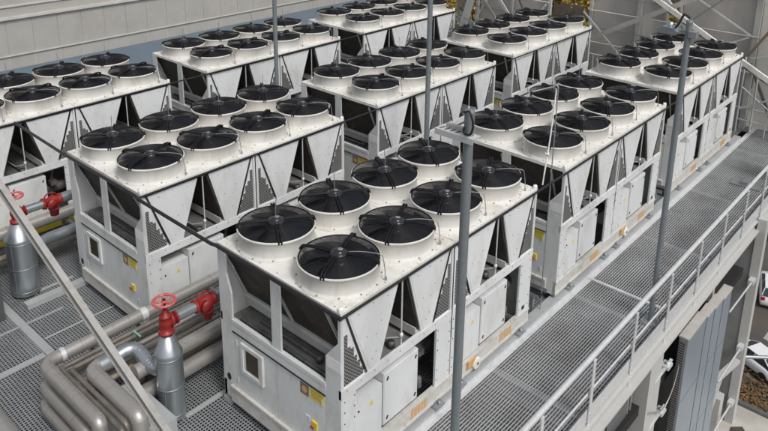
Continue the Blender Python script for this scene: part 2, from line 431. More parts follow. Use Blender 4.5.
        # feet
        for yy in (.5,1.95,2.5,4.2):
            g = MB(); g.box(X(-.05),X(.09),yy-.10,yy+.10,0,.035); g.box(X(.0),X(.02),yy-.06,yy+.06,.035,.09); g.lathe([(.02,0),(.02,.06),(0,.06)],(X(.06),yy,.035),8); P(g,'foot',M['galv'])
        # cabinets
        for o in (0,2.25):
            g = MB(); g.box(X(-.50),X(-.022),o+.27,o+.775,.36,1.10); g.cur = 1
            g.lathe([(.014,0),(.014,.012),(0,.014)], (X(-.022),o+.33,.95),8,axis='x')
            g.cur = 2; g.prism([(o+.53,.90),(o+.61,.90),(o+.57,.98)],'x',X(-.022),X(-.019))
            P(g, 'cabinet_door', [M['panel'], M['black'], M['yellow']])
            g = MB(); g.box(X(-.52),X(-.010),o+.79,o+1.50,.42,1.235); g.box(X(-.012),X(-.002),o+.80,o+1.49,.43,1.225)
            P2 = P(g, 'access_door', M['panel'])
            for yy in (.86,1.44):
                for zz in (.52,1.14):
                    k = MB(); k.beam((X(.001),o+yy-.012,zz-.022),(X(.001),o+yy+.012,zz+.022),.022,.012,(1,0,0)); k.build('door_latch', M['black'], P2)
        # rods in the open triangles
        for y in (1.155, 3.405):
            g = MB(); g.tube([(X(-.03),y,H-.06),(X(-.03),y,1.47)], .012, 8); g.tube([(X(-.03),y,H-.10),(X(-.03),y,H-.03)], .028, 8)
            g.lathe([(.0,0),(.025,.0),(.03,.03),(.025,.06),(0,.06)], (X(-.03),y,1.60), 10)
            g.tube([(X(-.03),y,1.60),(X(-.25),y-.1,1.52),(X(-.6),y-.12,1.52)], .010, 6)
            P(g, 'drain_pipe', M['rail'])
        g = MB(); g.tube([(X(-.002),L/2,H-.05),(X(-.002),L/2,1.0)], .010, 6); P(g, 'joint_conduit', M['rubber'])
    # ---- ends
    for s in (0,1):
        Y = (lambda t: -t) if s == 0 else (lambda t: L+t)     # t>0 outward
        for sd in (0,1):
            X = (lambda u: -u) if sd == 0 else (lambda u: -W+u)   # u inward from the corner
            g = MB()
            lo = min(Y(0),Y(-.03)); hi = max(Y(0),Y(-.03))
            g.prism([(X(.001),.06),(X(.27),.06),(X(.27),1.86),(X(.05 if sd == 0 else .17),2.14),(X(.05 if sd == 0 else .17),H-.062),(X(.001),H-.062)], 'y', lo, hi)
            g.cur = 1
            for zz in (.42,.62,1.0,1.2,1.38,1.5):
                g.lathe([(.010,0),(.008,.006),(0,.007)], (X(.06),Y(0),zz), 6, axis='y')
                g.lathe([(.010,0),(.008,.006),(0,.007)], (X(.20),Y(0),zz-.06), 6, axis='y')
            if sd == 1: g.prism([(X(.13+.045*math.cos(a)), .42+.06*math.sin(a)) for a in [2*PI*k/14 for k in range(14)]],'y',Y(0),Y(.004))
            P(g, 'corner_post', [M['paint'], M['black']])
            if sd == 0:
                g = MB(); g.box(X(.004),X(.25),Y(.0005),Y(.003),1.72,1.88); P(g, 'white_label', M['white'])
        cp = MB(); cp.lathe([(.035,0),(.035,.05),(.028,.062),(0,.064)], (-.03,Y(-.03),H+.0), 12); cp.lathe([(.02,-.09),(.02,.01)],(-.03,Y(-.03),H),8); P(cp, 'corner_cap', M['white'])
        g = MB(); g.box(-1.30,-1.12,Y(0),Y(-.03),1.46,H-.062); P(g, 'middle_post', M['paint'])
        g = MB(); g.box(-W+.271,-.271,Y(.012),Y(-.05),1.40,1.455); g.box(-W+.271,-.271,Y(.004),Y(-.05),1.27,1.398); P(g, 'end_beam', M['paint'])
        g = MB(); g.box(-W+.271,-.271,Y(.018),Y(.006),1.255,1.268); P(g, 'drip_edge', M['rubber'])
        # end panels
        g = MB(); g.box(-W+.275,-1.225,Y(-.003),Y(-.03),.335,1.25); pl = P(g, 'end_panel', M['paint'])
        k = MB(); k.lathe([(.022,0),(.022,.012),(0,.014)], (-1.30,Y(-.003),.86), 12, axis='y'); k.build('door_latch', M['black'], pl)
        g = MB(); g.box(-1.215,-.275,Y(-.003),Y(-.03),.335,1.25); pr_ = P(g, 'end_panel', M['paint'])
        for hx in (-2.10,-.34):
            for hz in (.48,1.10):
                k = MB(); k.box(hx-.012,hx+.012,Y(-.003),Y(.010),hz-.04,hz+.04); k.build('hinge', M['frame'], pl if hx < -1.2 else pr_)
        g = MB(); g.box(-W+.20,-.20,Y(.03),Y(-.06),.06,.29); g.box(-W+.20,-.20,Y(.045),Y(-.06),.292,.33); P(g, 'end_rail', M['rails'])
        if s == 0:
            g = MB()
            for bx in ((-1.97,-1.49,1.13,1.18),(-1.97,-1.49,.70,.75),(-1.97,-1.92,.751,1.129),(-1.54,-1.49,.751,1.129)):
                g.box(bx[0],bx[1],Y(-.001),Y(.035),bx[2],bx[3])
            g.box(-1.919,-1.541,Y(-.001),Y(.02),.751,1.129)
            wf = P(g, 'display_frame', M['paint'])
            k = MB(); k.box(-1.86,-1.60,Y(.0205),Y(.026),.79,1.10); k.build('display_glass', M['bronze'], wf)
            k = MB(); k.lathe([(.010,0),(.010,.01),(0,.01)], (-1.575,Y(.021),.92), 8, axis='y'); k.build('latch', M['black'], wf)
            g = MB(); g.box(-.75,-.59,Y(-.002),Y(.002),1.05,1.22); g.cur = 1; g.prism([(-.67+.05*math.cos(a),1.135+.05*math.sin(a)) for a in [2*PI*k/16 for k in range(16)]],'y',Y(.0025),Y(.004)); P(g, 'rating_plate', [M['brown'], M['orange']])
            g = MB(); g.box(-.56,-.31,Y(-.002),Y(.002),1.07,1.24); g.cur = 1
            for k in range(4): g.box(-.54,-.36+.02*(k%2),Y(.0025),Y(.0032),1.10+k*.03,1.108+k*.03)
            P(g, 'warning_sticker', [M['yellow'], M['brown']])
            g = MB(); g.box(-.66,-.56,Y(-.002),Y(.002),.60,.76); g.cur = 1
            for k in range(4): g.box(-.645,-.585,Y(.0025),Y(.0032),.63+k*.03,.636+k*.03)
            P(g, 'instruction_label', [M['white'], M['greybox']])
            g = MB(); g.box(-.53,-.43,Y(-.002),Y(.018),.63,.74); sw = P(g, 'main_switch', M['yellow'])
            k = MB(); k.lathe([(.034,0),(.034,.03),(0,.03)], (-.48,Y(.019),.685), 12, axis='y'); k.beam((-.505,Y(.055),.70),(-.455,Y(.055),.67),.02,.02,(0,1,0)); k.build('switch_handle', M['red'], sw)
    # pale rails carrying the lower edge of the end coils
    g = MB(); g.box(-W+.05,-.05,.385,.425,1.545,1.60); P(g, 'coil_rail', M['paint'])
    g = MB(); g.box(-W+.05,-.05,L-.425,L-.385,1.545,1.60); P(g, 'coil_rail', M['paint'])
    for xx in (-W+.075,-1.335,-.30):
        g = MB(); g.beam((xx,.035,2.46),(xx,.40,1.60),.035,.02,(1,0,0)); P(g, 'coil_brace', M['paint'])
    # ---- inside
    g = MB(); g.box(-W+.06,-.06,.06,L-.06,1.285,1.335); P(g, 'service_tray', M['tray'])
    g = MB(); g.box(-W+.08,-.55,.08,L-.08,.34,1.10); g.tube([(-.42,.1,.75),(-.42,L-.1,.75)], .12, 14); g.tube([(-W+.42,.1,.75),(-W+.42,L-.1,.75)], .12, 14)
    for y in (1.7,3.95):
        g.tube(bend([(-.30,y,.36),(-.30,y,.9),(-.30,y+.1,1.28)],.1,4), .035, 8); g.box(-.28,-.12,y-.06,y+.08,.92,1.0); g.lathe([(.05,0),(.05,.16),(0,.18)],(-.15,y,.40),10)
    P(g, 'compressor_section', M['mach'])
    for y,x0,x1 in ((.14,-W+.3,-.4),(.30,-1.9,-.7),(1.15,-W+.2,-.2),(2.25,-W+.2,-.2),(3.4,-W+.2,-.2),(4.3,-W+.2,-.2)):
        g = MB(); g.tube([(x0,y,1.40),(x1,y,1.40)], .028, 8); g.lathe([(.0,0),(.05,0),(.05,.09),(0,.09)],(x1,y,1.36),8); P(g, 'header_pipe', M['mach'])
    return R

UN = [('A1',0,0),('A2',-.015,5.47),('A3',-.062,11.047),('B1',-4.50,.04),('B2',-4.52,5.578),('B3',-4.56,10.984),('C1',-9.11,-1.014),('C2',-9.135,4.516),('C3',-9.11,9.97)]
LAB = {
 'A1':'chiller nearest the camera, front one of the row along the walkway',
 'A2':'middle chiller of the row along the railed walkway, right behind the nearest chiller',
 'A3':'rearmost chiller of the walkway row, in front of the sheeted scaffold',
 'B1':'front chiller of the middle row, farther cone-topped vessel at its foot',
 'B2':'second chiller of the middle row, right behind its front one',
 'B3':'rearmost chiller of the middle row, in front of the leaning white steel columns',
 'C1':'front chiller of the row by the concrete facade, cut by the left edge',
 'C2':'middle chiller of the row closest to the concrete facade and blue roof strip',
 'C3':'rearmost chiller of the row along the facade, farthest away at the top of the photo'}
first = chiller((0,0,0), LAB['A1'], 1)
TB = table_of()
for k,(n,x,y) in enumerate(UN[1:]):
    c = first.copy(); COL.objects.link(c); c.location = (x,y,0); c['label'] = LAB[n]
    for ch in TB[first]:
        copy_tree(ch, c, TB)
rv = random.Random(5)
for o in [o for o in bpy.data.objects if o.parent and o.parent is not first and o.name.split('.')[0] in ('instruction_label','rating_plate','hazard_sticker','lifting_lug') and rv.random() < .35]:
    bpy.data.objects.remove(o)
# vary the impellers a little
for o in bpy.data.objects:
    if o.name.startswith('impeller'): o.rotation_euler.z = random.random()*6

# ------------------------------------------------------------------ black conduits along the rows
def conduit(pts, r, label, grp='black insulated conduits along the chiller tops'):
    q = MB(); q.tube(pts, r, 10); o = q.build('cable_conduit', M['rubber']); tag(o, label, 'conduit', grp)
conduit([(.03,-.05,H-.035),(.025,9.97,H-.035)], .019, 'black conduit along the walkway side top edge of the two nearer chillers')
conduit([(.0,11.04,H-.035),(-.03,15.6,H-.035)], .020, 'black conduit along the top edge of the rearmost walkway chiller')
conduit([(.0,9.98,H-.035),(-.005,10.5,H-.06),(.0,11.03,H-.035)], .017, 'short black conduit bridging the gap between middle and rearmost walkway chillers')
conduit([(-4.47,.0,H-.035),(-4.47,10.08,H-.03),(-4.52,15.5,H-.035)], .017, 'long black conduit along the top edge of the middle chiller row')
conduit([(-9.08,-1.0,H-.035),(-9.1,9.0,H-.03),(-9.08,14.5,H-.035)], .017, 'long black conduit along the top edge of the facade chiller row')
conduit([(-9.06,.02,H-.02),(-6.96,-.02,H-.03),(-6.9,-.04,H-.01),(-4.5,-.03,H-.01),(-4.42,-.04,H-.03),(-2.5,-.045,H-.04),(-2.40,-.05,H-.015),(0.03,-.05,H-.015)], .027, 'thick black conduit crossing the aisles in front of the chiller row ends')

# ------------------------------------------------------------------ floor
g = MB()
px = .050
def strips(x0,x1,y0,y1):
    n = int((x1-x0)/px)
    for k in range(n): x = x0+(k+.5)*px; g.box(x-.0095,x+.0095,y0,y1,-.109,-.104)
    n = int((y1-y0)/px)
    for k in range(n): y = y0+(k+.5)*px; g.box(x0,x1,y-.0085,y+.0085,-.108,-.100)
strips(-11.7,-.14,-4.5,5.6)
strips(-7.0,-.14,5.6,17.0)
tag(g.build('roof_deck_mesh', M['mesh']), kind='structure')
g = MB(); g.box(-11.9,1.7,-8,24,-1.65,-1.45); tag(g.build('roof_slab', M['roof']), kind='structure')
g = MB()   # walkway grating: bearing bars along y, thin cross bars
n = int(1.66/.0474)
for k in range(n+1):
    x = .09 + k*.0474; g.box(x-.0085,x+.0085,-4,21.5,-.126,-.098)
for k in range(255): y = -4 + k*.10; g.box(.07,1.765,y-.003,y+.003,-.106,-.095)
tag(g.build('walkway_grating', M['deckst']), kind='structure')
g = MB()   # side platform behind the rearmost unit
for k in range(60):
    x = -3.3 + k*.056; g.box(x-.008,x+.008,17.0,21.5,-.128,-.102)
for k in range(80):
    y = 17.02 + k*.056; g.box(-3.3,.05,y-.007,y+.007,-.125,-.098)
tag(g.build('rear_platform', M['mesh']), kind='structure')

def beamthing(a, b, w, h, label, mk='beam', name='floor_beam', cat='steel beam', grp='flat steel strips and beams of the roof deck', up=(0,0,1)):
    q = MB(); q.beam(a,b,w,h,up); o = q.build(name, M[mk]); return tag(o, label, cat, grp)
# I-beams under the grating (seen through it)
for y,lb in ((-3,'cross beam under the mesh deck, nearest the camera'),(-1.27,'cross beam under the mesh deck before the middle row front chiller'),(.9,'cross beam under the mesh deck beneath the front chillers'),(3.3,'cross beam under the mesh deck beneath the rear of the front chillers'),(6,'cross beam under the mesh deck below the second chiller row'),(9,'cross beam under the mesh deck below the end of the second chillers'),(12,'cross beam under the mesh deck below the third chillers'),(15.5,'cross beam under the mesh deck by the scaffold')):
    q = MB(); q.box(-11.6,1.7,y-.07,y+.07,-.155,-.135); q.box(-11.6,1.7,y-.008,y+.008,-.40,-.155); q.box(-11.6,1.7,y-.07,y+.07,-.42,-.40); tag(q.build('deck_cross_beam', M['beam']), lb, 'steel beam', 'cross beams under the mesh deck')
beamthing((-10,-1.25,-.085),(-5.15,-1.25,-.085),.13,.02,'flat grey steel strip on the mesh deck left of the pipe bundle, beside the grey cabinet')
beamthing((-5.42,-3.4,-.083),(-5.42,-1.33,-.083),.12,.02,'flat grey steel strip reaching the pipe elbow at the lower left')
beamthing((-7.25,-.62,-.085),(-7.25,.02,-.085),.06,.02,'short pale flat strip at the foot of the farther cone-topped vessel')
beamthing((-2.6,-.58,-.085),(-2.6,.10,-.085),.07,.02,'short cream flat bar on the mesh between near vessel and nearest chiller')
beamthing((-5.82,-1.15,-.09),(-5.82,.10,-.09),.035,.012,'thin pale joint strip of the mesh deck in front of the middle chiller')
beamthing((-6.45,-2.2,-.09),(-6.45,-.55,-.09),.035,.012,'thin pale joint strip of the mesh deck near the grey cabinet')
# beams carrying the units
for x0,lb in ((0,'long galvanised edge beam between the walkway and the nearest chiller row'),(-4.5,'long galvanised beam under the aisle side of the middle row'),(-9.1,'long galvanised beam under the aisle side of the facade row')):
    q = MB(); q.box(x0-.13,x0+.045,-2 if x0 == 0 else -1.1,16.2,-.095,-.002); q.box(x0-.02,x0+.0,-2 if x0 == 0 else -1.1,16.2,-.42,-.0955)
    tag(q.build('support_beam', M['beam']), lb, 'steel beam', 'beams carrying the chiller rows')
for x0,lb in ((-2.44,'support beam under the inner side of the nearest row'),(-6.94,'support beam under the far side of the middle row'),(-11.55,'support beam under the facade side of the last row')):
    q = MB(); q.box(x0-.04,x0+.13,0 if x0 == -2.44 else -1.0,16.2,-.095,-.002)
    tag(q.build('support_beam', M['beam']), lb, 'steel beam', 'beams carrying the chiller rows')
q = MB(); q.box(.046,.075,-3,21,-.10,-.055); q.box(.076,.16,-3,21,-.094,-.088); tag(q.build('grating_edge_angle', M['rail']), 'pale steel angle edging the walkway grating on the chiller side', 'steel angle')
q = MB(); q.box(.07,1.5,6.60,6.66,-.092,-.062); tag(q.build('walkway_cross_bar', M['rail']), 'light bar lying across the walkway grating near the middle pole', 'steel bar')

# ------------------------------------------------------------------ railing + fascia
R = thing('walkway_railing', (1.75,0,-.1), 'long white galvanised railing along the outer edge of the walkway', 'railing')
def RP(mb, n, m):
    o = mb.build(n, m, R); o.location = (-1.75,0,.1); return o
q = MB(); q.tube([(1.75,-1.5,1.0),(1.75,13.4,1.0)], .040, 14); RP(q, 'handrail', M['rail'])
q = MB(); q.tube([(1.75,-1.5,.38),(1.75,13.4,.38)], .018, 8); RP(q, 'mid_rail', M['rail'])
ys = [-1.2+.0, .4, 1.8, 3.25, 4.70, 6.15, 7.6, 9.0, 10.4, 11.8, 13.2]
for y in ys:
    q = MB(); q.box(1.79,1.805,y-.042,y+.042,-.40,.97); q.beam((1.75,y,.985),(1.795,y,.94),.05,.012,(0,1,0)); q.box(1.755,1.789,y-.012,y+.012,.37,.39)
    for z in (-.3,-.15,.05): q.lathe([(.014,0),(.012,.012),(0,.012)], (1.802,y,z), 6, axis='x')
    RP(q, 'rail_post', M['rail'])
q = MB(); q.box(1.772,1.782,-1.5,13.4,-.09,.13); RP(q, 'kick_plate', M['rail'])
q = MB(); q.box(1.70,1.788,-3,21,-.38,-.13); q.box(1.66,1.90,-3,21,-.42,-.385); q.box(1.789,1.84,-3,21,-.20,-.17)
tag(q.build('deck_edge_beam', M['whitest']), 'long pale edge beam carrying the walkway under the railing', 'steel beam')

# far railing beyond the walkway and tall plate
R2 = thing('far_railing', (1.78,13.6,-.1), 'white plate panel at the far end of the walkway, cut by the right edge', 'railing')
q = MB(); q.box(0,.02,.0,.7,.55,1.7); o = q.build('plate', M['whitest'], R2)
q = MB(); q.tube([(0,.1,0),(0,.1,.55)], .03, 8); q.tube([(0,.6,0),(0,.6,.55)], .03, 8); q.build('plate_leg', M['rail'], R2)
q = MB(); q.box(.75,1.45,12.95,13.35,-.09,-.07); q.box(1.0,1.15,13.0,13.3,-.07,.02); tag(q.build('floor_plate', M['galv']), 'small galvanised plate lying on the far part of the walkway grating', 'steel plate')

# ------------------------------------------------------------------ facade of the building under the walkway
def part_of(root, mb, n, m):
    o = mb.build(n, m, root); o.location = -root.location; return o
F = thing('building_facade', (1.6,4,-7), 'outer wall of the building under the walkway with grey panels and pipes', 'building')
q = MB(); q.box(.9,1.15,-3,11.6,-28,-.45); part_of(F, q, 'wall', M['greyst'])
q = MB(); q.box(1.16,1.45,-3,4.3,-8,-.45); part_of(F, q, 'brown_panel', M['roof'] if 0 else M['mach'])
q = MB(); q.box(1.16,1.62,4.45,5.25,-9,-.45); part_of(F, q, 'grey_panel', M['greyst'])
for y in (4.36,5.31,5.43): 
    q = MB(); q.tube([(1.60,y,-9),(1.60,y,-.5)], .022, 8); part_of(F, q, 'vertical_pipe', M['pipe'])
q = MB(); q.box(1.5,1.82,5.62,6.18,-9,-.45); part_of(F, q, 'white_column', M['whitest'])
q = MB(); q.box(1.16,1.25,6.2,6.95,-9,-.45); part_of(F, q, 'dark_opening', M['darkin'])
for z in (-1.0,-2.0,-3.1): 
    q = MB(); q.box(1.75,1.9,6.3,6.5,z-.03,z+.03); q.beam((1.80,5.9,z-.1),(1.85,6.55,z+.05),.05,.03); q.lathe([(.0,0),(.04,0),(.04,.10),(0,.10)],(1.84,6.4,z-.02),8); part_of(F, q, 'bracket', M['rail'])
q = MB(); q.tube(bend([(1.85,6.9,-.55),(1.95,6.75,-1.3),(1.92,6.3,-1.9),(1.86,5.7,-1.55)], .4, 6), .012, 6); part_of(F, q, 'loose_cable', M['pipe'])
q = MB(); q.tube([(1.75,3.0,-2.1),(1.75,5.6,-2.1)], .018, 6); part_of(F, q, 'thin_pipe', M['rail'])
fb = [(6.80,7.80,2.02),(7.82,8.28,2.02),(8.30,8.82,2.02),(8.84,9.40,2.02)]
q = MB()
for (y0,y1,x1) in fb:
    q.cur = 0; q.box(1.86,x1,y0,y1-.03,-9,-.62-.06*fb.index((y0,y1,x1))); q.cur = 1; q.box(1.85,x1+.010,y0-.006,y1-.024,-.619-.06*fb.index((y0,y1,x1)),-.58-.06*fb.index((y0,y1,x1)))
    q.cur = 2; q.box(1.86,x1-.05,y1-.028,y1-.002,-9,-.9)
    q.cur = 0
    for z in (-2.0,-3.4,-4.8,-6.2): q.cur = 2; q.box(x1-.001,x1+.002,y0+.01,y1-.01,z,z+.012)
part_of(F, q, 'cladding_fins', [M['fin'], M['cap'], M['greyst']])
q = MB(); q.box(1.88,1.99,6.755,6.798,-9,-.66); part_of(F, q, 'perforated_edge', M['perf'])
# big recessed grey column to the right
K = thing('grey_steel_column', (1.9,11,-6), 'tall grey steel column with pale flange standing on the lower roof', 'column')
q = MB(); q.box(1.15,1.45,9.7,11.49,-6,-.45); q.box(1.15,1.835,11.52,11.70,-6,-.45); part_of(K, q, 'web_panel', M['colgrey'])
q = MB(); q.box(1.84,2.03,11.5,11.74,-6,-.1); part_of(K, q, 'flange', M['whitest'])
q = MB(); q.box(1.46,1.6,9.6,9.72,-6,-.45); part_of(K, q, 'flange', M['cap'])
for z in (-1.6,-3.4,-5.0):
    q = MB(); q.tube([(1.95,9.75,z),(1.95,11.5,z-.05)], .022, 6); q.box(1.88,2.0,11.3,11.5,z-.09,z+.02); part_of(K, q, 'tie_rod', M['rail'])
q = MB(); q.beam((1.75,9.9,-3.70),(1.95,11.3,-3.75),.14,.08); q.beam((1.75,9.2,-5.9),(1.75,10.9,-3.9),.10,.12); q.beam((1.7,10.9,-4.6),(1.7,10.9,-5.7),.3,.3); tag(q.build('pipe_bracket_arm', M['whitest']), 'white diagonal bracket arm beside the grey column above the lower roof', 'bracket')

# lower roof, ground, cars
q = MB(); q.box(1.73,9,4,12.3,-6.1,-5.7); tag(q.build('lower_roof', M['concrete']), kind='structure')
q = MB(); q.box(1.73,9,12.301,12.42,-6.1,-5.62); tag(q.build('lower_roof_edge', M['greyst']), kind='structure')
q = MB(); q.prism([(2.05,9.8),(2.25,9.7),(2.2,10.5),(2.33,11.1),(2.47,11.35),(2.25,11.6),(2.03,11.4),(2.1,10.8)],'z',-5.698,-5.696); tag(q.build('roof_stain', M['stain']), kind='structure')
q = MB(); q.add([(-300,-100,-26),(300,-100,-26),(300,500,-26),(-300,500,-26)],[(0,1,2,3)]); tag(q.build('ground', M['asphalt']), kind='structure')
q = MB(); q.beam((2.2,12.9,-4.0),(2.9,15.4,-2.3),.12,.20); q.beam((2.35,12.9,-4.4),(3.05,15.4,-2.7),.08,.10); tag(q.build('stair_stringer', M['whitest']), 'white diagonal stair beam at the right edge beyond the grey column', 'stair beam')
q = MB(); q.tube([(1.9,12.2,-4.2),(3.6,13.6,-4.2)], .045, 8); tag(q.build('grey_tube_rail', M['galv']), 'grey horizontal tube beside the column above the parked car', 'tube rail')

def car(loc, rz, label, suv=False):
    T = thing('parked_car', loc, label, 'car', 'cars parked far below', rz)
    hw, ln, ht = .92, 4.6, (1.62 if suv else 1.42)
    # body: loft of cross sections along x
    sec = [(-2.3,.45,.62,.80),(-2.22,.30,.86,.88),(-1.5,.26,1.0,.92),(0,.26,1.0,.92),(1.1,.26,.98,.92),(1.9,.28,.86,.90),(2.25,.34,.70,.80)]
    if suv: sec = [(a,b,c+.12,d) for a,b,c,d in sec]
    q = MB(); vs = []; m = 8
    for (x,z0,z1,w) in sec:
        vs += [(x,-w*.92,z0),(x,-w,z0+.15),(x,-w,z1-.14),(x,-w*.86,z1),(x,w*.86,z1),(x,w,z1-.14),(x,w,z0+.15),(x,w*.92,z0)]
    fs = [(i*m+k,i*m+(k+1)%m,(i+1)*m+(k+1)%m,(i+1)*m+k) for i in range(len(sec)-1) for k in range(m)]
    fs += [tuple(range(m))[::-1], tuple(range(len(vs)-m,len(vs)))]
    q.add(vs, fs, True); q.build('body', M['carw'], T)
    z1 = sec[3][2]; x0, x1, x2, x3 = ((-2.15,-1.85,.35,1.15) if suv else (-1.95,-1.2,.25,1.05))
    q = MB(); vs = [(x0,-.8,z1-.02),(x3,-.8,z1-.02),(x3,.8,z1-.02),(x0,.8,z1-.02),(x1,-.64,ht),(x2,-.64,ht),(x2,.64,ht),(x1,.64,ht)]
    q.add(vs, [(0,1,5,4),(1,2,6,5),(2,3,7,6),(3,0,4,7),(4,5,6,7)]); q.build('windows', M['glass'], T)
    q = MB(); q.box(x1+.02,x2-.02,-.63,.63,ht,ht+.035)
    for s in (-1,1):
        for xa,xb in ((x0,x1),(x3,x2)): q.beam((xa,s*.79,z1),(xb,s*.635,ht+.01),.06,.05)
        q.beam((-.45,s*.79,z1),(-.45,s*.64,ht),.06,.05)
    q.build('roof', M['carw'], T)
    for x in (-1.4,1.4):
        for s in (-1,1):
            q = MB(); q.lathe([(0,-.11),(.24,-.11),(.33,-.09),(.33,.09),(.24,.11),(0,.11)], (x,s*.84,.33), 18, axis='y'); q.build('wheel', M['tyre'], T)
    for s in (-1,1):
        q = MB(); q.box(-2.31,-2.18,s*.55,s*.84,z1-.34,z1-.12); q.build('tail_light', M['redl'], T)
        q = MB(); q.box(2.1,2.28,s*.5,s*.78,z1-.38,z1-.24); q.build('headlight', M['glass'], T)
    return T
car((-3.5,43.2,-26), math.radians(155), 'white car with red tail lights parked far below, seen between column and right edge')
car((-4.9,52.8,-26), math.radians(105), 'white larger car parked far below, the upper of the two at the right edge', True)
car((-1.0,58.5,-26), math.radians(105), 'white car farthest back, mostly hidden at the right edge')
# fallen leaves
q = MB(); rr = random.Random(3)
for k in range(2600):
    x = rr.gauss(-2.4,2.0); y = rr.gauss(38.6,1.7); z = -25.98+rr.random()*.3; s = rr.uniform(.08,.2); a = rr.random()*6
    q.add([(x+s*math.cos(a),y+s*math.sin(a),z),(x-s*math.sin(a),y+s*math.cos(a),z+rr.uniform(-.05,.08)),(x-s*math.cos(a),y-s*math.sin(a),z)],[(0,1,2)])
tag(q.build('fallen_leaves', M['leafg']), 'brown fallen leaves and low bushes beside the car far below', 'leaves', kind='stuff')

# ------------------------------------------------------------------ poles
def pole(x, y, top, label, head=None, base=True):
    T = thing('lamp_pole', (x,y,-.1), label, 'lamp pole', 'tall grey tube poles on the roof')
    q = MB(); q.tube([(0,0,0),(0,0,top)], .050, 18); q.build('pole', M['pole'], T)
    q = MB(); q.box(-.15,.15,-.15,.15,.005,.022)
    for a in range(4):
        t = a*PI/2
        q.prism([(0.055,.022),(.14,.022),(.055,.20)],'y',-.004,.004) if a == 0 else None
        q.lathe([(.015,0),(.015,.04),(0,.04)],(.12*(1 if a in(0,1) else -1),.12*(1 if a in (1,2) else -1),.022),6)
    q.build('base_plate', M['galv'], T)
    q = MB(); q.lathe([(.053,-.02),(.053,.01),(.045,.015),(0,.015)],(0,0,top),16); q.build('cap', M['pole'], T)
    return T
p1 = pole(1.55,.22,5.56,'tall grey pole with slotted lamp bracket, in front of the nearest chiller')
q = MB()
for k in range(1): 
    q.prism([(-.36,-.065),(.10,-.065),(.10,.06),(-.36,.06)],'z',5.305,5.315)
    q.box(-.36,.10,-.076,-.067,5.255,5.315)
h = q.build('lamp_bracket', M['rail'], p1)
for k in range(4):
    q = MB(); q.prism([(-.33+k*.065,-.045),(-.312+k*.065,-.045),(-.297+k*.065,.01),(-.315+k*.065,.01)],'z',5.3152,5.317); q.build('bracket_slot', M['black'], p1)
q = MB(); q.box(-.28,-.02,.01,.055,5.318,5.36); q.build('floodlight', M['pipe'], p1)
q = MB(); q.tube(bend([(-.02,-.06,5.56),(.06,-.08,5.60),(.11,-.08,5.46),(.08,-.09,5.35),(-.01,-.08,5.36),(.0,-.08,5.42)], .06, 5), .011, 8)
q.build('cable_loop', M['rubber'], p1)
p2 = pole(1.52,6.15,5.45,'tall grey pole standing on the walkway by the railing, lamp near its top')
q = MB(); q.prism([(-.44,5.22),(-.16,5.22),(-.13,5.27),(-.20,5.33),(-.38,5.33),(-.46,5.27)],'y',-.13,.05); q.lathe([(.05,0),(.05,.07),(0,.08)],(-.28,-.04,5.33),12); q.box(-.2,.0,-.02,.02,5.26,5.30); q.build('lamp_head', M['clad'], p2)
q = MB(); q.box(.02,.14,-.06,.06,5.20,5.30); q.build('junction_box', M['galv'], p2)
q = MB(); q.tube(bend([(0,0,5.50),(-.08,-.04,5.58),(-.16,-.06,5.36),(-.25,-.08,5.24),(-.36,-.08,5.30)], .08, 5), .018, 8); q.build('cable_loop', M['rubber'], p2)
p3 = pole(-3.3,5.72,7.5,'tall grey pole rising between the nearest and middle rows, cut by the top edge')
p4 = pole(-7.8,5.55,7.5,'tall grey pole rising between middle row and facade row, cut by the top edge')
T = thing('thin_mast', (-.05,5.02,-.1), 'thin mast rod standing in the gap between nearest and middle walkway chillers', 'mast')
q = MB(); q.tube([(0,0,0),(0,0,4.28)], .010, 8); q.build('rod', M['galv'], T)
q = MB(); q.tube([(0.0,0,4.26),(-.02,-.02,4.32),(-.06,-.04,4.28),(-.30,-.30,4.20)], .014, 8); q.build('crook', M['galv'], T)
q = MB(); q.tube([(-.03,0,4.25),(0.0,-.14,3.4),(.02,-.22,3.2),(.03,-.33,2.66)], .013, 8); q.tube([(.0,-.2,3.23),(.05,-.24,3.17),(.0,-.28,3.2)],.018,6); q.build('rope', M['deck'], T)
# diagonal brace close to the camera
q = MB()
a = Vector((-5.0,-2.2,4.42)); b = Vector((.75,-2.2,1.93)); d = (b-a).normalized()
n_ = Vector((d.z,0,-d.x)); n_ = -n_ if n_.z < 0 else n_
q.beam(a,b,.010,.115,(0,0,1))
for sg in (-1,1): q.beam(a+n_*(sg*.056)+Vector((0,-.032,0)),b+n_*(sg*.056)+Vector((0,-.032,0)),.066,.010,(0,0,1))
tag(q.build('diagonal_brace', M['brace']), 'pale grey steel channel slanting across the lower left in front of the pipes', 'steel brace')

